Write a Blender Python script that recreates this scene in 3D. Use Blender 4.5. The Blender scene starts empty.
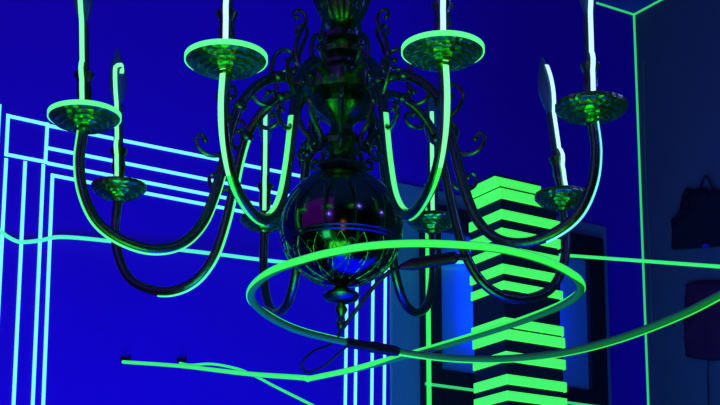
import bpy, bmesh, math, random
from mathutils import Vector, Matrix
random.seed(7)
C = bpy.context.scene.collection
R = math.radians
PI = math.pi
# ------------------------------------------------------------------ camera model
CAMZ = 1.45
F = 1530.0
PITCH = R(11.06)
PY = 402.5                              # principal row: the photograph is the upper crop of a taller frame
cam_data = bpy.data.cameras.new('camera'); cam = bpy.data.objects.new('camera', cam_data); C.objects.link(cam)
cam.location = (0, 0, CAMZ); cam.rotation_euler = (PI/2 + PITCH, 0, 0)
cam_data.sensor_width = 36; cam_data.sensor_fit = 'HORIZONTAL'; cam_data.lens = F/720*36
cam_data.shift_y = (PY-202.5)/720
cam_data.clip_start = .02; cam_data.clip_end = 60
bpy.context.scene.camera = cam
CO = Vector((0, 0, CAMZ))
cp, sp = math.cos(PITCH), math.sin(PITCH)
def ray(x, y):
    a = (x-360)/F; b = -(y-PY)/F
    return Vector((a, cp-b*sp, sp+b*cp))
def at(x, y, Y):                       # point seen in direction (x, y) at ground distance Y
    v = ray(x, y); return CO + v*((Y+.0887)/v.y)
YAW = R(32.4)
WB = Vector((math.cos(YAW), math.sin(YAW), 0))      # along the blue wall
WN = Vector((math.sin(YAW), -math.cos(YAW), 0))     # out of the blue wall into the room (also along right wall)
v = ray(634, 14.4); CORNER = Vector((v.x*4/v.y, 4.0, 0)); CEIL = CAMZ + v.z*4/v.y
def on_wall(x, y, off=0.0):            # on the blue wall plane
    v = ray(x, y); t = ((CORNER - CO).dot(WN) + off)/v.dot(WN); return CO + v*t
def on_right(x, y, off=0.0):
    n = -WB; v = ray(x, y); t = ((CORNER-CO).dot(n) + off)/v.dot(n); return CO + v*t

# ------------------------------------------------------------------ helpers
def link(name, bm, mat, parent=None, smooth=True, kind=None):
    me = bpy.data.meshes.new(name)
    bmesh.ops.recalc_face_normals(bm, faces=bm.faces)
    bm.to_mesh(me); bm.free()
    for m in (mat if isinstance(mat, list) else [mat]): me.materials.append(m)
    if smooth:
        for p in me.polygons: p.use_smooth = True
        try: me.set_sharp_from_angle(angle=R(35))
        except Exception: pass
    o = bpy.data.objects.new(name, me); C.objects.link(o)
    if parent: o.parent = parent
    if kind: o['kind'] = kind
    return o
def tag(o, label, cat, group=None):
    o['label'] = label; o['category'] = cat
    if group: o['group'] = group
    return o
def empty(name, loc, rz=0, parent=None):
    o = bpy.data.objects.new(name, None); C.objects.link(o); o.location = loc; o.rotation_euler = (0, 0, rz)
    o.empty_display_size = .05
    if parent: o.parent = parent
    return o
def nb(): return bmesh.new()
def box_axes(bm, c, ax, ay, az, bev=0):
    """box with centre c and half-axis vectors"""
    vs = [bm.verts.new(c + sx*ax + sy*ay + sz*az) for sx in (-1, 1) for sy in (-1, 1) for sz in (-1, 1)]
    fs = [bm.faces.new([vs[i] for i in f]) for f in ((0,1,3,2),(4,6,7,5),(0,4,5,1),(2,3,7,6),(0,2,6,4),(1,5,7,3))]
    if bev:
        es = list({e for f in fs for e in f.edges})
        bmesh.ops.bevel(bm, geom=es, offset=bev, segments=2, affect='EDGES')
def bar(bm, a, b, n, w, t):
    """flat strip from a to b lying on a surface with normal n"""
    d = (b-a); L = d.length; d = d/L; s = d.cross(n).normalized()
    box_axes(bm, (a+b)/2 + n*t/2, d*(L/2 + w/2), s*w/2, n*t/2)
def catmull(P, k=6):
    P = [Vector(p) for p in P]; out = []
    for i in range(len(P)-1):
        p0 = P[i-1] if i else 2*P[0]-P[1]; p1 = P[i]; p2 = P[i+1]; p3 = P[i+2] if i+2 < len(P) else 2*P[-1]-P[-2]
        for j in range(k):
            t = j/k
            out.append(.5*((2*p1) + (p2-p0)*t + (2*p0-5*p1+4*p2-p3)*t*t + (3*p1-p0-3*p2+p3)*t**3))
    out.append(P[-1]); return out
def tangents(P):
    T = []
    for i in range(len(P)):
        a = P[max(i-1, 0)]; b = P[min(i+1, len(P)-1)]; T.append((b-a).normalized())
    return T
def tube(bm, P, rad, seg=12, cap=True):
    T = tangents(P); N = T[0].orthogonal().normalized(); rings = []
    for i, p in enumerate(P):
        N = (N - T[i]*N.dot(T[i])).normalized(); B = T[i].cross(N)
        r = rad[i] if isinstance(rad, (list, tuple)) else rad
        rings.append([bm.verts.new(p + (N*math.cos(a) + B*math.sin(a))*r) for a in [2*PI*k/seg for k in range(seg)]])
    for i in range(len(rings)-1):
        for k in range(seg): bm.faces.new((rings[i][k], rings[i][(k+1) % seg], rings[i+1][(k+1) % seg], rings[i+1][k]))
    if cap: bm.faces.new(rings[0][::-1]); bm.faces.new(rings[-1])
def ribbon(bm, P, Nrm, off, w, t, sub=4, rad=None):
    """tape that hugs a tube: cross-section is a thin curved shell round direction Nrm; off = tube radius"""
    T = tangents(P); rings = []
    for i, p in enumerate(P):
        n = Vector(Nrm[i]); n = (n - T[i]*n.dot(T[i])).normalized(); b = T[i].cross(n)
        o = off[i] if isinstance(off, (list, tuple)) else off
        ww = w[i] if isinstance(w, (list, tuple)) else w
        half = min(ww/2/o, 1.5)
        angs = [-half + 2*half*k/sub for k in range(sub+1)]
        ring = [bm.verts.new(p + (n*math.cos(a) + b*math.sin(a))*(o+t)) for a in angs]
        ring += [bm.verts.new(p + (n*math.cos(a) + b*math.sin(a))*(o*.98)) for a in reversed(angs)]
        rings.append(ring)
    m = len(rings[0])
    for i in range(len(rings)-1):
        for k in range(m): bm.faces.new((rings[i][k], rings[i][(k+1) % m], rings[i+1][(k+1) % m], rings[i+1][k]))
    bm.faces.new(rings[0][::-1]); bm.faces.new(rings[-1])
def lathe(bm, prof, seg=32, c=Vector((0, 0, 0)), flute=0, amp=0):
    rings = []
    for r, z in prof:
        if r < 1e-5: rings.append([bm.verts.new(c + Vector((0, 0, z)))]); continue
        rr = []
        for k in range(seg):
            a = 2*PI*k/seg; q = r*(1 + amp*abs(math.cos(flute*a/2)) - amp/2) if flute else r
            rr.append(bm.verts.new(c + Vector((q*math.cos(a), q*math.sin(a), z))))
        rings.append(rr)
    for i in range(len(rings)-1):
        A, B = rings[i], rings[i+1]
        for k in range(seg):
            if len(A) == 1 and len(B) == 1: break
            if len(A) == 1: bm.faces.new((A[0], B[k], B[(k+1) % seg]))
            elif len(B) == 1: bm.faces.new((A[k], A[(k+1) % seg], B[0]))
            else: bm.faces.new((A[k], A[(k+1) % seg], B[(k+1) % seg], B[k]))
def ball(bm, c, r, sz=1, u=16, vv=10):
    m = Matrix.Translation(c) @ Matrix.Diagonal((r, r, r*sz, 1))
    bmesh.ops.create_uvsphere(bm, u_segments=u, v_segments=vv, radius=1, matrix=m)

# ------------------------------------------------------------------ materials
def mat(name, col, rough=.5, metal=0, emit=None, estr=0, trans=0, bump=None, spec=None, var=None):
    m = bpy.data.materials.new(name); m.use_nodes = True; nt = m.node_tree; b = nt.nodes['Principled BSDF']
    b.inputs['Base Color'].default_value = (*col, 1); b.inputs['Roughness'].default_value = rough
    b.inputs['Metallic'].default_value = metal
    if emit: b.inputs['Emission Color'].default_value = (*emit, 1); b.inputs['Emission Strength'].default_value = estr
    if trans: b.inputs['Transmission Weight'].default_value = trans
    if spec is not None: b.inputs['Specular IOR Level'].default_value = spec
    if bump or var:
        tc = nt.nodes.new('ShaderNodeTexCoord')
    if bump:
        kind, sc, st = bump
        if kind == 'noise':
            t = nt.nodes.new('ShaderNodeTexNoise'); t.inputs['Scale'].default_value = sc; t.inputs['Detail'].default_value = 5; o = t.outputs[0]
        elif kind == 'voronoi':
            t = nt.nodes.new('ShaderNodeTexVoronoi'); t.inputs['Scale'].default_value = sc; o = t.outputs['Distance']
        else:
            t = nt.nodes.new('ShaderNodeTexWave'); t.inputs['Scale'].default_value = sc; t.inputs['Distortion'].default_value = 6
            t.inputs['Detail'].default_value = 3; o = t.outputs[0]
        nt.links.new(tc.outputs['Object'], t.inputs['Vector'])
        bp = nt.nodes.new('ShaderNodeBump'); bp.inputs['Strength'].default_value = st; bp.inputs['Distance'].default_value = .004
        nt.links.new(o, bp.inputs['Height']); nt.links.new(bp.outputs[0], b.inputs['Normal'])
    if var:
        c2, sc = var
        t = nt.nodes.new('ShaderNodeTexNoise'); t.inputs['Scale'].default_value = sc; t.inputs['Detail'].default_value = 6
        nt.links.new(tc.outputs['Object'], t.inputs['Vector'])
        rp = nt.nodes.new('ShaderNodeValToRGB'); rp.color_ramp.elements[0].position = .35; rp.color_ramp.elements[1].position = .68
        rp.color_ramp.elements[0].color = (*col, 1); rp.color_ramp.elements[1].color = (*c2, 1)
        nt.links.new(t.outputs[0], rp.inputs[0]); nt.links.new(rp.outputs[0], b.inputs['Base Color'])
    return m
M_blue = mat('blue_wall_paint', (.11, .005, .62), .75, bump=('noise', 60, .06), var=((.10, .005, .58), 2.2), spec=.15)
M_teal = mat('right_wall_paint', (.11, .15, .15), .8, bump=('noise', 60, .06), var=((.09, .17, .15), 1.5), spec=.15)
M_ceil = mat('ceiling_paint', (.10, .14, .45), .8, bump=('noise', 80, .05), spec=.1)
M_dark = mat('dark_room_paint', (.03, .03, .05), .85, bump=('noise', 50, .05), spec=.1)
M_floor = mat('dark_floor', (.03, .03, .04), .5, bump=('noise', 20, .05))
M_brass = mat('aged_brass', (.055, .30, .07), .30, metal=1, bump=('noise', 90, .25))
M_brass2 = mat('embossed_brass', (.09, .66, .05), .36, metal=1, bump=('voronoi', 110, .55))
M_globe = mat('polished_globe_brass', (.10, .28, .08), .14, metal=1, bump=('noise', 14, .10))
M_sleeve = mat('candle_sleeve_plastic', (.03, .06, .09), .45, spec=.2)
M_bulb = mat('flame_bulb_glass', (.07, .20, .28), .25, trans=.45, spec=.25)
M_green = mat('green_fluorescent_tape', (.05, .8, .10), .5, emit=(.045, 1, .11), estr=.85)
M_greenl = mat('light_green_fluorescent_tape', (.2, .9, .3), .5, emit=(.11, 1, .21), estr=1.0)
M_mint = mat('mint_fluorescent_tape', (.2, .8, .6), .5, emit=(.22, 1, .86), estr=.97)
M_white = mat('white_fluorescent_tape', (.6, .9, .8), .5, emit=(.55, .95, .95), estr=1.05)
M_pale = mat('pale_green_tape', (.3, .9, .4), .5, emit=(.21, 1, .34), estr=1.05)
M_trim = mat('corner_tape', (.05, .6, .2), .5, emit=(.045, .85, .16), estr=.68)
M_hose = mat('dull_green_hose', (.06, .55, .13), .35, bump=('noise', 50, .05))
M_blk = mat('black_rubber', (.006, .008, .01), .45)
M_frame = mat('black_lacquered_wood', (.012, .016, .018), .35, bump=('noise', 30, .1))
M_slab = mat('black_painted_board', (.012, .022, .012), .55, bump=('noise', 40, .2))
M_board = mat('pale_blue_board', (.12, .36, .36), .6, bump=('noise', 30, .05), spec=.2)
M_pane = mat('blue_picture_glass', (.10, .38, .50), .22, spec=.8)
M_bag = mat('black_fabric', (.004, .006, .008), .9, bump=('noise', 80, .5))
M_red = mat('maroon_fabric', (.10, .004, .03), .8, bump=('noise', 80, .4))
M_gloss = mat('blue_gloss_plastic', (.02, .02, .5), .3)

# ------------------------------------------------------------------ room
def quad(name, a, b, c, d, n, m, kind='structure', th=.08):
    bm = nb(); vs = [bm.verts.new(p) for p in (a, b, c, d)]; vt = [bm.verts.new(p - n*th) for p in (a, b, c, d)]
    bm.faces.new(vs); bm.faces.new(vt[::-1])
    for i in range(4): bm.faces.new((vs[i], vs[(i+1) % 4], vt[(i+1) % 4], vt[i]))
    return link(name, bm, m, smooth=False, kind=kind)
LW, LR = 4.6, 5.6
Z = Vector((0, 0, 1)); H = Z*CEIL
c0 = CORNER.copy(); c1 = CORNER - WB*LW; c2 = c1 + WN*LR; c3 = c0 + WN*LR
quad('wall_back', c1, c0, c0+H, c1+H, WN, M_blue)
quad('wall_right', c0, c3, c3+H, c0+H, -WB, M_teal)
quad('wall_left', c2, c1, c1+H, c2+H, WB, M_dark)
quad('wall_front', c3, c2, c2+H, c3+H, -WN, M_dark)
quad('floor', c0, c1, c2, c3, Z, M_floor)
quad('ceiling', c0+H, c1+H, c2+H, c3+H, -Z, M_ceil)

# corner tapes: trims of the room
def trim(name, a, b, n, w, m=M_trim):
    bm = nb(); bar(bm, a, b, n, w, .003); return link(name, bm, m, smooth=False, kind='structure')
nd = (WN - WB).normalized()
trim('trim_1', c0+Z*.05, c0+H-Z*.001, nd, .0082)
nd2 = (WN - Z).normalized()
trim('trim_2', c0+H-WB*.001, c0+H-WB*3.2, nd2, .0082)
nd3 = (-WB - Z).normalized()
trim('trim_3', c0+H+WN*.001, c0+H+WN*3.0, nd3, .0082)

# ------------------------------------------------------------------ strips of the taped frame on the blue wall
def strip(pts, label, w=.0073, m=M_mint, name='glow_strip'):
    bm = nb(); P = [on_wall(x, y, 0.001) for x, y in pts]
    for i in range(len(P)-1): bar(bm, P[i], P[i+1], WN, w, .002)
    return tag(link(name, bm, m, smooth=False), label, 'light strip', 'mint tape strips of the frame drawn on the blue wall')
def vstrip(xa, ya, xb, yb, label):      # tape stuck nearly vertical
    # extend past the bottom of the view
    s = (xb-xa)/(yb-ya); return strip([(xa, ya), (xb+s*70, yb+70)], label)
strip([(8, 116), (47.2, 124.7), (45.2, 162), (6, 154.5), (8, 116)], 'small mint tape square at the top left corner of the wall frame')
vstrip(-.6, 106, -11, 300, 'mint vertical tape at the left border, outermost line of the wall frame')
vstrip(6, 160, -6, 390, 'mint vertical tape running down from the left corner of the small square')
vstrip(25, 163, 13.3, 405, 'mint vertical tape running down from the middle of the small square')
vstrip(43.2, 166, 32.5, 405, 'mint vertical tape running down from the right corner of the small square')
vstrip(52.3, 176, 43, 405, 'innermost mint vertical tape on the left side of the wall frame')
strip([(49.5, 126), (384.5, 193)], 'topmost long mint tape line sloping behind the chandelier globe')
strip([(49.5, 148.5), (371, 212)], 'second long mint tape line from the top of the wall frame')
strip([(48.5, 163.5), (356, 223.5)], 'third long mint tape line from the top, just above the lowest')
strip([(52.5, 175.5), (346, 231.5)], 'lowest and innermost long mint tape line of the wall frame')
for (xa, xb, ya, lab) in ((347.5, 345, 231, 'leftmost mint vertical tape under the globe tip'),
                      (357.5, 355, 223, 'second mint vertical tape under the globe, close beside the leftmost'),
                      (373.5, 371.5, 212, 'third mint vertical tape from the left under the globe'),
                      (386, 384, 193, 'rightmost mint vertical tape, along the edge of the pale board')):
    vstrip(xa, ya, xb, 405, lab)

# ------------------------------------------------------------------ pale board and black framed picture
def wall_rect(x0, y0, x1, y1, xb, zb):  # top edge from pixel to pixel, down to height zb
    A = on_wall(x0, y0); B = on_wall(x1, y1); return A, B
A = on_wall(388.5, 184); B = on_wall(603.5, 226)
top = (A.z + B.z)/2
zb = on_wall(430, 405).z - .45
U = lambda p: (p-CORNER).dot(WB)       # coordinate along wall
def wpt(u, z, off): return CORNER + WB*u + WN*off + Z*z
def wbox(bm, u0, u1, z0, z1, o0, o1, bev=0):
    box_axes(bm, wpt((u0+u1)/2, (z0+z1)/2, (o0+o1)/2), WB*(u1-u0)/2, WN*(o1-o0)/2, Z*(z1-z0)/2, bev)
bm = nb(); wbox(bm, U(A), U(B), zb, top, .001, .012, .002)
bm_board = bm
pic = empty('framed_picture', wpt(U(on_wall(520, 300)), zb+.1, .012))
inv = Matrix.Translation(-Vector(pic.location))
def plink(name, bm, m, par=pic, smooth=False):
    bm.transform(Matrix.Translation(-Vector(par.location))); return link(name, bm, m, par, smooth)
uL, uR = U(on_wall(425.5, 300, .04)), U(on_wall(606, 300, .04)); uLi, uRi = U(on_wall(442.5, 300, .04)), U(on_wall(591, 300, .04))
zt = (on_wall(432, 203, .04).z + on_wall(604, 238, .04).z)/2; zti = zt - (on_wall(580, 233).z - on_wall(580, 256).z)
zb_in = (on_wall(460, 372, .04).z + on_wall(585, 388, .04).z)/2; zb_out = zb + .04
for (a, b, c, d) in ((uL, uLi, zb_out, zt), (uRi, uR, zb_out, zt), (uLi, uRi, zti, zt), (uLi, uRi, zb_out, zb_in)):
    bm = nb(); wbox(bm, a, b, c, d, .012, .040, .003); plink('frame_bar', bm, M_frame)
bm = nb(); wbox(bm, uLi, uRi, zb_in, zti, .012, .022); plink('glass_pane', bm, M_pane)['label'] = 'glossy blue glass'
plink('backing_board', bm_board, M_board)['label'] = 'pale blue board behind the frame'
# tape along the frame
zs = (on_wall(450, 390, .04).z + on_wall(590, 403, .04).z)/2
bm = nb(); bar(bm, wpt(uL, zs, .040), wpt(uR-.01, zs, .040), WN, .007, .002)
plink('bottom_tape', bm, M_trim)['label'] = 'dim green tape along the lower bar'
bm = nb(); ug = U(on_wall(428, 300, .04)); bar(bm, wpt(ug, zb_out, .040), wpt(ug, zt-.005, .040), WN, .0125, .002)
plink('side_tape', bm, M_green)['label'] = 'bright green tape down the left edge'

# ------------------------------------------------------------------ striped tower
TY = 2.95
tc = at(503, 300, TY)
TW, TD = .156, .112
tow = empty('striped_tower', Vector((tc.x, tc.y, 0)) + WB*TW/2 - WN*TD/2)
bands = [  # corner x, top y, bottom y at the near corner, width scale
 (497, 176, 185.5, .78), (502, 187.5, 198, .92), (503, 209, 218.5, 1), (503, 227.5, 237, 1), (503, 245, 253, 1), (503, 263.5, 273, .97),
 (504, 280.5, 289, 1.0), (504, 317, 326.5, 1.0), (505, 328.5, 339, 1.0), (505, 351, 361, 1.0), (505.5, 374, 384, 1.0), (505.5, 390.5, 400, 1.0),
 (506, 408, 418, 1), (506, 430, 440, 1), (506, 448, 458, 1)]
def tbox(bm, px, za, zb_, wx=1, grow=0, m=None):
    p = at(px, 300, TY); base = Vector((p.x, p.y, 0))
    w = TW*wx + grow; d = TD*(.8+.2*wx) + grow
    c = base + WB*(w/2 - grow/2) - WN*(d/2 - grow/2) + Z*(za+zb_)/2
    box_axes(bm, c, WB*w/2, WN*d/2, Z*(zb_-za)/2, .0008)
zlist = []
for i, (px, y0, y1, wx) in enumerate(bands):
    za = at(px, y1, TY).z; zz = at(px, y0, TY).z
    zlist.append((za, zz))
    bm = nb(); tbox(bm, px, za, zz, wx, .002)
    o = plink('green_band', bm, M_band if False else None or bpy.data.materials.get('tower_band') or mat('tower_band', (.35, .9, .10), .6, emit=(.055, 1, .085), estr=.86), tow)
    o['label'] = 'flat bright green band'
bm = nb()
for i, (px, y0, y1, wx) in enumerate(bands):
    za, zz = zlist[i]
    top_ = zlist[i-1][0] if i else zz + .006
    q = .97 if i % 3 else .985
    tbox(bm, px, zz, top_, wx*q, -.003)
    tbox(bm, px, za+.0005, zz-.0005, wx*.985, -.002)
px = 506; tbox(bm, px, 0, zlist[-1][0], 1, 0)
plink('body', bm, M_slab, tow)['label'] = 'black boards between the green bands'
tag(pic, 'black framed picture behind glossy blue glass, behind the striped tower', 'picture')
tag(tow, 'tall black square tower with bright green horizontal bands in front of the framed picture', 'tower')

# ------------------------------------------------------------------ chandelier
CX, CY = -.0245, 1.9347
root = empty('chandelier', (CX, CY, CEIL))
tag(root, 'ornate dark brass chandelier with eight curved arms, flame bulbs and green tape', 'chandelier')
OFF = Vector((CX, CY, CEIL))
def part(name, bm, m, par=root, smooth=True):
    """bm in world coordinates; par is root or an arm of root (parented at the same origin)"""
    bm.transform(Matrix.Translation(-OFF)); return link(name, bm, m, par, smooth)
AX = Vector((CX, CY, CAMZ + .0325))
def lat(name, prof, m, seg=48, flute=0, amp=0):
    bm = nb(); lathe(bm, prof, seg, AX, flute, amp); return part(name, bm, m)
# globe
gl = []
for k in range(0, 33):
    a = -PI/2 + PI*k/32; r = .0815*math.cos(a); z = .580 + .0795*math.sin(a)
    gl.append((max(r, 0), z))
lat('globe', gl, M_globe, 64)
bm = nb()
for zz in (.556, .561):
    rr = .0815*math.sqrt(1-((zz-.580)/.0795)**2) + .0004
    lathe(bm, [(rr-.001, zz-.0016), (rr+.0012, zz), (rr-.001, zz+.0016)], 64, AX)
part('globe_band', bm, M_brass)
for k in range(12):
    az = R(k*30 + 14); bm = nb()
    tube(bm, [AX + Vector((.0816*math.cos(R(e))*math.cos(az), .0816*math.cos(R(e))*math.sin(az), .580 + .0796*math.sin(R(e)))) for e in range(-14, 27, 4)], .0006, 5)
    part('globe_rib', bm, M_brass2)
# engraved leaves on the lower half of the globe
bm = nb()
for k in range(16):
    a0 = 2*PI*k/16
    for s in (-1, 1):
        P = []
        for j in range(9):
            t = j/8; el = R(-20 - 52*t); az = a0 + s*.20*math.sin(PI*t)
            P.append(AX + Vector((.0817*math.cos(el)*math.cos(az), .0817*math.cos(el)*math.sin(az), .580 + .0797*math.sin(el))))
        tube(bm, P, .0006, 5)
    for el in (-35, -50):
        P = []
        for j in range(7):
            t = j/6; e2 = R(el + 9*math.sin(PI*t)); az = a0 + .12*(t-.5)*2 + PI/16
            P.append(AX + Vector((.0817*math.cos(e2)*math.cos(az), .0817*math.cos(e2)*math.sin(az), .580 + .0797*math.sin(e2))))
        tube(bm, P, .0006, 5)
part('globe_engraving', bm, M_brass2)
lat('finial', [(0, .440), (.004, .443), (.0065, .450), (.005, .457), (.003, .460), (.006, .464), (.0085, .469), (.006, .474), (.004, .477), (.012, .4785), (.021, .482), (.0245, .487), (.022, .491),
              (.012, .494), (.008, .500), (.012, .505), (.018, .508), (.010, .512)], M_brass, 32)
lat('lower_column', [(.030, .655), (.036, .660), (.034, .665), (.024, .669), (.018, .677), (.022, .684), (.031, .690), (.033, .697), (.026, .704), (.016, .712), (.014, .722), (.022, .730),
                     (.036, .738), (.040, .745), (.030, .751), (.028, .758), (.052, .762), (.056, .770), (.056, .784), (.050, .790), (.030, .796), (.027, .800)], M_brass, 48, 12, .06)
lat('upper_column', [(.026, .799), (.030, .803), (.030, .808), (.022, .812), (.020, .817), (.028, .821), (.031, .828), (.026, .834), (.021, .838), (.029, .842), (.030, .848), (.020, .854), (.016, .860), (.022, .866)], M_brass, 48, 16, .05)
lat('vase', [(.018, .864), (.024, .870), (.030, .880), (.036, .895), (.042, .915), (.047, .940), (.049, .965), (.046, .990), (.036, 1.010), (.022, 1.022), (.016, 1.030), (.024, 1.036), (.024, 1.044), (.010, 1.052), (.006, 1.07), (0, 1.072)], M_brass, 64, 16, .07)
# chain and ceiling canopy (above the view)
bm = nb(); z = 1.068; k = 0
while AX.z + z < CEIL - .07:
    P = []
    for j in range(17):
        a = 2*PI*j/16; x = .008*math.cos(a); zz = .016*math.sin(a)
        P.append(AX + Vector((x if k % 2 else 0, 0 if k % 2 else x, z + .014 + zz)))
    tube(bm, P, .0022, 6, False); z += .026; k += 1
part('chain', bm, M_brass)
hc = CEIL - AX.z
lat('ceiling_canopy', [(0, z+.0), (.006, z+.004), (.012, hc-.045), (.045, hc-.035), (.06, hc-.012), (.062, hc), (0, hc)], M_brass, 40)
# crown scrolls between the column and the globe
for k in range(8):
    a = R(k*45 + 0); d = Vector((math.cos(a), math.sin(a), 0)); bm = nb()
    pr = [(.048, .762), (.056, .750), (.058, .733), (.050, .715), (.040, .703), (.036, .690), (.042, .678), (.052, .674), (.058, .681), (.054, .688), (.049, .685)]
    P = catmull([AX + d*r + Z*z for r, z in pr], 4)
    tube(bm, P, [.0042 - .0020*i/len(P) for i in range(len(P))], 8)
    ball(bm, AX + d*.050 + Z*.685, .0042); ball(bm, AX + d*.059 + Z*.742, .0048)
    part('crown_scroll', bm, M_brass)
for k in range(8):
    a = R(k*45 + 22); d = Vector((math.cos(a), math.sin(a), 0)); bm = nb()
    pr = [(.045, .785), (.062, .800), (.066, .822), (.060, .845), (.052, .862), (.055, .874), (.064, .877), (.069, .869), (.064, .863)]
    P = catmull([AX + d*r + Z*z for r, z in pr], 4)
    tube(bm, P, [.0034 - .0014*i/len(P) for i in range(len(P))], 8); ball(bm, AX + d*.0645 + Z*.8665, .0035)
    part('upper_scroll', bm, M_brass)

prof = [(.340, .004), (.341, -.02), (.344, -.06), (.338, -.10), (.320, -.135), (.290, -.155), (.252, -.163), (.216, -.153), (.189, -.124), (.172, -.080),
        (.160, -.030), (.151, .012), (.139, .047), (.115, .077), (.085, .092), (.045, .088)]
arms = {  # letter: azimuth, radius, z, tape pieces
 'A': (202.0, .3445, .685), 'B': (247.8, .336, .681), 'C': (290.5, .337, .689), 'D': (336.4, .341, .694),
 'F': (382.4, .336, .667), 'H': (426.6, .341, .692), 'G': (471.1, .338, .693), 'E': (516.6, .346, .684)}
arm_lab = {'A': 'arm at the far left, with a green-rimmed pan', 'B': 'front left arm with bright tape on both legs of the curve', 'C': 'front right arm with bright tape on both legs of the curve',
           'D': 'arm at the far right with a thin mint line of tape', 'F': 'lower right rear arm without rim tape', 'H': 'dark rear arm right of the globe', 'G': 'dark rear arm left of the globe', 'E': 'left rear arm with a hooked tape on its bulb'}
PANS = {'A': 1.07, 'B': 1.10, 'C': 1.10, 'D': 1.08, 'E': .93, 'F': .95, 'G': .90, 'H': .93}
# convex tape (start, end fraction), material ; concave tape range
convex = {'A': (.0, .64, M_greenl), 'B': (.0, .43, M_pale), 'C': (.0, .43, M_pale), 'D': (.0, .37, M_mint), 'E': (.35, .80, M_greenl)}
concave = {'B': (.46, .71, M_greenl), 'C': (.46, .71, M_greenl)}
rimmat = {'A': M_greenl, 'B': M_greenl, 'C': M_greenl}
candlemat = {'A': M_pale, 'B': M_white, 'C': M_white, 'D': M_white, 'E': M_pale, 'F': M_white, 'G': M_pale, 'H': M_pale}
for L, (az, rad, zz) in arms.items():
    a = R(az); d = Vector((math.cos(a), math.sin(a), 0)); b = Vector((-math.sin(a), math.cos(a), 0))
    dr = rad - .340; dz = zz - .6865
    base = AX + Z*(zz)
    P = catmull([AX + d*(r + dr*max(0, (r-.05)/.29)) + Z*(.6865 + z + dz*max(0, (r-.05)/.29)) for r, z in prof], 8)
    n = len(P); T = tangents(P)
    bm = nb(); tube(bm, P, .0066, 14)
    # small turned collars and leaf at the shoulder
    for i in (int(n*.79), int(n*.92), int(n*.03)):
        ball(bm, P[i], .0100, .8, 14, 8)
    arm = part('arm', bm, M_brass); arm['label'] = arm_lab[L]
    nc = [T[i].cross(b) for i in range(n)]                    # one of the in-plane normals
    # convex side points away from the centre of the curve
    cen = AX + d*.25 + Z*(.6865-.02)
    if nc[int(n*.4)].dot(P[int(n*.4)]-cen) < 0: nc = [-q for q in nc]
    if L in convex:
        s0, s1, m = convex[L]
        i0 = int(n*s0)+2; i1 = min(int(n*s1), int(n*.80))
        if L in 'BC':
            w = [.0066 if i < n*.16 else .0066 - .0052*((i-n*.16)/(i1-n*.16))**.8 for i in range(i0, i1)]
            im = int(n*.26)  # one tape in two colours: paler top, greener bottom paint its uneven brightness
            bm = nb(); ribbon(bm, P[im:i1], nc[im:i1], .0066, w[im-i0:], .0012); part('arm_tape', bm, M_green, arm)['label'] = 'lower part of the same tape, greener to paint its weaker brightness'
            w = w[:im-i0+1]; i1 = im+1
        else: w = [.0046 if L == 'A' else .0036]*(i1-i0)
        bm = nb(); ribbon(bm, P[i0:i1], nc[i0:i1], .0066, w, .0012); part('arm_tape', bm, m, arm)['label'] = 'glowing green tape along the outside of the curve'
    if L in concave:
        s0, s1, m = concave[L]; i0 = int(n*s0); i1 = int(n*s1)
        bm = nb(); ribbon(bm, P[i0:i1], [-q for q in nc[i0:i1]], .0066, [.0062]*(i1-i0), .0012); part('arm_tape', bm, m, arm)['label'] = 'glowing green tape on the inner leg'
    # hook scrolls on the arm
    bm = nb()
    for pr in ([(.158, -.018), (.168, -.028), (.184, -.030), (.197, -.022), (.200, -.010), (.193, -.004), (.188, -.011)],
               [(.148, .020), (.165, .034), (.172, .052), (.163, .066), (.150, .066), (.148, .056), (.155, .052)],
               [(.128, .064), (.118, .052), (.104, .050), (.094, .058), (.096, .068), (.104, .067)],
               [(.100, .090), (.098, .112), (.088, .128), (.074, .130), (.070, .120), (.077, .116)]):
        Q = catmull([AX + d*r + Z*(.6865+z) for r, z in pr], 4)
        tube(bm, Q, [.0034 - .0012*i/len(Q) for i in range(len(Q))], 8); ball(bm, Q[-1], .0042)
    part('scroll', bm, M_brass, arm)
    # drip pan
    pc = AX + d*rad + Z*zz
    PANR = .0415*PANS[L]; q = PANS[L]
    bm = nb()
    pp = [(.0075, -.022), (.010, -.019), (.008, -.015), (.012*q, -.0165), (.015*q, -.0170), (.0165*q, -.0145), (.0185*q, -.0140), (.0205*q, -.0155), (.0225*q, -.0130), (.0255*q, -.0125), (.0275*q, -.0135), (.0295*q, -.0100), (.033*q, -.0090), (.0352*q, -.0095), (.037*q, -.0060), (.0395*q, -.0050), (PANR, -.0028),
          (PANR, .0028), (.037*q, .0015), (.028*q, -.001), (.012, -.003), (.008, .000)]
    lathe(bm, pp, 48, pc, 24 if L not in 'ABC' else 0, .03)
    part('drip_pan', bm, M_brass2, arm)
    if L in rimmat:
        bm = nb(); rp = [(PANR+.0001, -.0030), (PANR+.0014, -.0030), (PANR+.0014, .0030), (PANR+.0001, .0030), (PANR+.0001, -.0030)]
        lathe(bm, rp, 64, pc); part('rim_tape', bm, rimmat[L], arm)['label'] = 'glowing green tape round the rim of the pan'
    ln = {'F': -.115, 'A': -.045, 'E': -.04}.get(L, 0)
    def lean(bm):
        for q_ in bm.verts: q_.co.x += ln*(q_.co.z - pc.z)
    # candle cup, sleeve, bulb
    bm = nb(); lathe(bm, [(.008, -.001), (.0105, .002), (.007, .008), (.0065, .014), (.0085, .022), (.0095, .032), (.0085, .040), (.0085, .046), (.0120, .053), (.0125, .056), (.0095, .056), (.0070, .048)], 32, pc, 12, .08)
    lean(bm); part('candle_cup', bm, M_brass, arm)
    bm = nb(); lathe(bm, [(.0068, .045), (.0068, .122), (.0050, .124), (0, .124)], 24, pc); lean(bm); part('candle_sleeve', bm, M_sleeve, arm)
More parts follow.
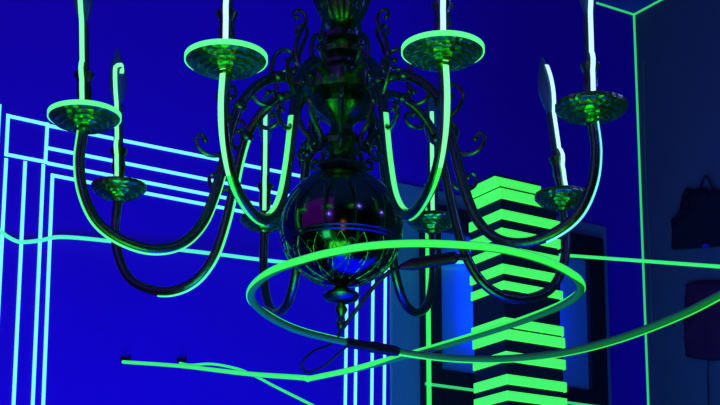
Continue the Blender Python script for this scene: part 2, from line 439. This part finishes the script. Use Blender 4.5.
    bm = nb(); lathe(bm, [(.0050, .1235), (.0062, .127), (.0098, .138), (.0125, .151), (.0130, .163), (.0114, .177), (.0080, .191), (.0042, .202), (.0016, .209), (0, .212)], 24, pc)
    lean(bm); part('bulb', bm, M_bulb, arm)['label'] = 'pale flame-shaped glass bulb'
    # tape up the candle, on the side towards the viewer of the photo
    cd = Vector((0, -1, 0))
    if L == 'F': cd = Vector((.40, -.90, 0)).normalized()
    if L == 'E': cd = Vector((-.1, -1, 0)).normalized()
    if L == 'A': cd = Vector((-.08, -1, 0)).normalized()
    if L == 'D': cd = Vector((.1, -.99, 0))
    rr = [(.0128, .004), (.0105, .020), (.0110, .034), (.0105, .046), (.0145, .057), (.0085, .066), (.0082, .085), (.0082, .110), (.0084, .124), (.0120, .137), (.0143, .150)]
    if L == 'E': rr += [(.0150, .163), (.0143, .169), (.0145, .174)]
    elif L == 'F': rr += [(.0146, .162), (.0132, .174), (.0110, .183), (.0085, .190)]
    else: rr += [(.0145, .158), (.0125, .168)]
    Q = catmull([pc + cd*r + Z*z for r, z in rr], 4)
    if L == 'E':
        e = Q[-1]; Q += catmull([e + Vector((.003, 0, .003)), e + Vector((.007, .001, .0035)), e + Vector((.0095, .002, -.002)), e + Vector((.009, .002, -.008))], 4)
    bm = nb(); ribbon(bm, Q, [cd]*len(Q), .012, .0058 if L in 'ABCD' else .0056, .0012)
    for vv in bm.verts: vv.co -= cd*.0118
    lean(bm); part('candle_tape', bm, candlemat[L], arm)['label'] = 'glowing tape up the candle'

# ------------------------------------------------------------------ hoop of hose and cords
def P3(lst): return [at(*q) for q in lst]
def smooth_vals(vals, k):
    out = []
    for i in range(len(vals)-1):
        for j in range(k): out.append(vals[i].lerp(vals[i+1], j/k))
    out.append(vals[-1]); return out
hoop_pts = [(124, 362, 2.95), (180, 366, 2.62), (245, 373.5, 2.22), (300, 377.5, 1.90), (309, 378.3, 1.86), (316, 377.3, 1.85), (355, 369, 1.78), (410, 355, 1.70), (475, 336, 1.60), (530, 318, 1.52), (568, 302, 1.45), (581, 288, 1.40), (570, 273, 1.35), (540, 259, 1.31),
            (500, 249, 1.28), (460, 245, 1.265), (420, 243.5, 1.26), (380, 245, 1.26), (343, 250, 1.27), (305, 259, 1.30), (272, 272, 1.34), (253, 288, 1.40), (253, 302, 1.46), (270, 317, 1.52), (300, 331, 1.58), (345, 342, 1.64), (398, 351.5, 1.67),
            (430, 356, 1.66), (470, 359, 1.62), (515, 358, 1.57), (565, 352, 1.51), (620, 338, 1.44), (680, 315, 1.36), (725, 292, 1.30), (790, 255, 1.2)]
k = 6
HP = catmull(P3(hoop_pts), k)
tcam = Vector((0, -1, -.35)).normalized()
dirs = []
for i, q in enumerate(hoop_pts):
    if i < 7: dvec = Vector((-.1, -1, -.2))
    elif i < 10: dvec = Vector((.2, -.9, .5))
    elif i < 12: dvec = Vector((.3, -1, .3))
    elif i < 20: dvec = Vector((0, -1, -.25))
    elif i == 20: dvec = Vector((-.5, -1, .0))
    elif i == 21: dvec = Vector((-1, -.6, .4))
    elif i == 22: dvec = Vector((-1, -.1, .6))
    elif i < 26: dvec = Vector((0, 1, .9))
    elif i < 29: dvec = Vector((0, .15, -1))
    else: dvec = Vector((.25, .85, -1))
    dirs.append(dvec.normalized())
DV = smooth_vals(dirs, k)
hoop = empty('hose_loop', HP[18*k])
tag(hoop, 'large looped hose with glowing green tape hanging under the chandelier', 'hose')
def hlink(name, bm, m, par):
    bm.transform(Matrix.Translation(-Vector(par.location))); return link(name, bm, m, par, True)
bm = nb(); tube(bm, HP, .0040, 12); hlink('tube', bm, M_hose, hoop)['label'] = 'dull green hose'
WD = [.0062 if i < 27*k else .0040 for i in range(len(HP))]
bm = nb(); ribbon(bm, HP, DV, .0040, WD, .0008); hlink('glow_tape', bm, M_green, hoop)['label'] = 'bright green glowing tape'
bm = nb(); cps = catmull([at(346, 342.5, 1.64), at(372, 347, 1.655), at(398, 351.5, 1.67)], 6)
tube(bm, cps, [.0058, .0060, .0060, .0060, .0058, .0056, .0070, .0070, .0066, .0066, .0066, .0064, .0055], 14); hlink('coupler', bm, M_blk, hoop)['label'] = 'black coupling sleeve'

bm = nb(); P = catmull(P3([(310, 404, 2.3), (296, 397, 2.35), (274, 386, 2.45), (257, 377, 2.55), (238, 369, 2.68), (212, 364, 2.80), (190, 365, 2.88), (180, 363, 2.93)]) , 5)
P = catmull(P3([(350, 425, 2.2), (325, 412, 2.25)]) , 5)[:-1] + P
tube(bm, P, .0024, 8); tag(link('sagging_cord', bm, M_green), 'thin light green cord sagging behind the lower green hose', 'cord')

# black cable with thick sleeve, hanging under the globe
bm = nb(); P = catmull(P3([(403, 266, 1.58), (388, 273, 1.58), (372, 289, 1.59), (357, 309, 1.60), (343, 328, 1.62), (332, 343, 1.65), (312, 352, 1.68), (302, 364, 1.70), (308, 372, 1.70), (324, 366, 1.69), (338, 354, 1.68), (348, 345, 1.67)]), 6)
cab = empty('black_cable', P[0]); tube(bm, P, [.0024 if i < 30 else .0016 for i in range(len(P))], 8); hlink('cable', bm, M_blk, cab)
P = catmull(P3([(400, 267, 1.58), (415, 264, 1.58), (432, 261, 1.58), (455, 257.5, 1.58), (468, 257.5, 1.58)]), 5); n = len(P)
bm = nb(); tube(bm, P, [.0030 + .0040*min(1, i/4) if i < 16 else .0036 for i in range(n)], 12); hlink('sleeve', bm, M_blk, cab)['label'] = 'thick black rubber sleeve'
tag(cab, 'thin black cable with a thick sleeve running down below the globe', 'cable')

# long cords along the wall
def wcord(name, pts, off, rad, m, label, extra=None):
    P = catmull([on_wall(x, y, o) for x, y, o in pts] + (extra or []), 6)
    bm = nb(); tube(bm, P, rad, 10); return tag(link(name, bm, m), label, 'cord')
wcord('long_cord', [(-12, 221, .012), (0, 231, .012), (10, 238, .012), (21, 242, .012), (40, 240.5, .012), (60, 237, .012), (100, 240, .015), (160, 247.5, .02), (220, 254.5, .03), (277, 261.5, .04), (350, 268, .05), (410, 267, .05), (446, 262.5, .055), (480, 262, .055)], .03, .0042,
      mat('cord_mint', (.1, .8, .4), .5, emit=(.10, 1, .33), estr=.85), 'mint green cord stretched across the blue wall at mid height')
P = catmull([on_wall(560, 255, .06), on_wall(575, 256, .07), at(650, 261.5, 3.35), at(725, 267, 3.05)], 8)
bm = nb(); tube(bm, P, .0042, 10); tag(link('short_cord', bm, M_green), 'green cord stretched from the tower to the right wall', 'cord')

# black wall hooks that hold the hose and cord
for (x, y, lab) in ((125, 359.5, 'black hook on the blue wall at the left end of the green hose'), (181, 360.5, 'black hook on the blue wall at the end of the thin cord')):
    hk = empty('wall_hook', on_wall(x, y, 0)); bm = nb()
    a = on_wall(x, y, .0); Q = [a, a + WN*.012, a + WN*.02 - Z*.003, a + WN*.026 + Z*.001, a + WN*.026 + Z*.005]
    tube(bm, catmull(Q, 4), .0028, 8); hlink('hook', bm, M_blk, hk)
    bm = nb(); box_axes(bm, a + WN*.003, WB*.011, Z*.004, WN*.003, .001); hlink('plate', bm, M_blk, hk)
    tag(hk, lab, 'hook')

# ------------------------------------------------------------------ things on the right wall
def pouch(name, outline, depth, m, par, sub=3):
    """soft thing hanging against the right wall: outline in the wall plane, domed towards the room"""
    n = -WB
    P = [on_right(x, y, .004) for x, y in outline]; cen = sum(P, Vector())/len(P); K = len(P)
    bm = nb(); prev = None; rings = []
    for j in range(7):
        t = j/6; s = math.cos(t*PI/2)**.35 if t < 1 else 0; h = depth*math.sin(t*PI/2)
        if j == 6: cv = bm.verts.new(cen + n*h); break
        rings.append([bm.verts.new(cen + (p-cen)*s + n*h + n*(.006*math.sin(3.1*i+j) if 0 < j else 0)) for i, p in enumerate(P)])
    for a, b in zip(rings, rings[1:]):
        for i in range(K): bm.faces.new((a[i], a[(i+1) % K], b[(i+1) % K], b[i]))
    for i in range(K): bm.faces.new((rings[-1][i], rings[-1][(i+1) % K], cv))
    bm.faces.new(rings[0][::-1])
    return hlink(name, bm, m, par)
bag = empty('hanging_bag', on_right(705, 220, .0))
pouch('bag_body', [(675, 250), (673.5, 235), (674, 222), (681, 214), (684.5, 203), (685.5, 192), (690, 188.5), (697, 190), (703, 187.5), (711, 190), (718, 190), (727, 193), (733, 205), (735, 225), (731, 243), (716, 247), (695, 248.5)], .025, M_bag, bag)
bm = nb(); ball(bm, on_right(706, 246, .028), .011, .5); 
for vv in bm.verts: pass
hlink('clasp', bm, M_gloss, bag)['label'] = 'shiny blue clasp'
bm = nb(); tube(bm, catmull([on_right(700, 189, .02), on_right(706, 176, .03), on_right(713, 189, .02)], 6), .003, 8); hlink('strap', bm, M_bag, bag)
tag(bag, 'black fabric bag hanging on the right wall above the green cord', 'bag')
bag2 = empty('hanging_bag', on_right(710, 320, .0))
pouch('bag_body', [(690, 358), (687.5, 345), (688, 320), (688.5, 295), (690, 284), (697, 280.5), (712, 280), (726, 281), (733, 286), (735, 310), (734, 345), (731, 359), (712, 361)], .03, M_red, bag2)
bm = nb(); tube(bm, catmull([on_right(708, 360, .02), on_right(707.5, 375, .015), on_right(708.5, 400, .015), on_right(708, 425, .015)], 6), .0022, 8); hlink('pull_cord', bm, M_blk, bag2)
tag(bag2, 'dark maroon bag hanging on the right wall below the black one', 'bag')
bm = nb(); P = [on_right(643.5, 60, .004), on_right(646, 180, .004), on_right(650, 262, .004), on_right(652, 330, .004)]
tube(bm, catmull(P, 5), .0011, 6); tag(link('thin_wire', bm, M_hose), 'faint thin wire running down the right wall beside the corner', 'wire')

# ------------------------------------------------------------------ light
def light(name, typ, loc, target, energy, col, size=.3, **kw):
    l = bpy.data.lights.new(name, typ); l.energy = energy; l.color = col
    if typ == 'AREA': l.size = size
    else: l.shadow_soft_size = size
    for k_, v_ in kw.items(): setattr(l, k_, v_)
    o = bpy.data.objects.new(name, l); C.objects.link(o); o.location = loc
    if target is not None: o.rotation_euler = (Vector(target)-Vector(loc)).to_track_quat('-Z', 'Y').to_euler()
    return o
wl = on_wall(110, 380)
light('blue_uplight', 'AREA', wl + WN*1.25 - Z*1.0 + WB*0.0, wl - Z*.1, 28, (.0, .0, 1), .9)
light('violet_wash', 'AREA', (-1.3, .9, 2.9), on_wall(330, 40), 9, (.32, .0, 1), 2.0)
tq = on_wall(520, 300, .07); light('blue_glow_behind_tower', 'AREA', tq, tq - WN, 1.6, (.0, .02, 1), .235, shape='RECTANGLE', size_y=.22)
light('green_fill', 'AREA', (-.1, .9, .15), (CX, CY, 2.0), 14, (.10, 1, .12), 1.3)  # added fill with no visible source, greens the chandelier, hose and globe underside
light('teal_fill', 'AREA', (-1.0, .2, 1.0), on_right(680, 250), 2.5, (.05, .7, .6), .5)
gc = AX + Z*.580
def mirror_point(px, py, dist):          # room position of a light that the globe reflects at this spot
    d_ = ray(px, py).normalized(); oc = CO - gc; b_ = oc.dot(d_); dd = b_*b_ - (oc.dot(oc) - .0805**2)
    p = CO + d_*(-b_ - math.sqrt(max(dd, 0))); n_ = (p-gc).normalized(); r_ = d_ - 2*d_.dot(n_)*n_
    return p + r_*dist
for x, y, dd in ((329, 214, 1.5), (359, 206, 1.6), (381, 212, 1.0)):
    light('uv_lamp', 'POINT', mirror_point(x, y, dd), None, 7, (.13, .03, 1), .024)
light('red_reflection', 'AREA', mirror_point(343, 226, 1.3), gc, .5, (1, .10, .02), .12, shape='RECTANGLE', size_y=.45)  # added stand-in for a person in red reflected in the globe
w = bpy.data.worlds.new('world'); bpy.context.scene.world = w; w.use_nodes = True
w.node_tree.nodes['Background'].inputs[0].default_value = (.002, .004, .02, 1); w.node_tree.nodes['Background'].inputs[1].default_value = .5
vs = bpy.context.scene.view_settings; vs.view_transform = 'Standard'; vs.look = 'None'; vs.exposure = 0; vs.gamma = 1; vs.use_curve_mapping = False
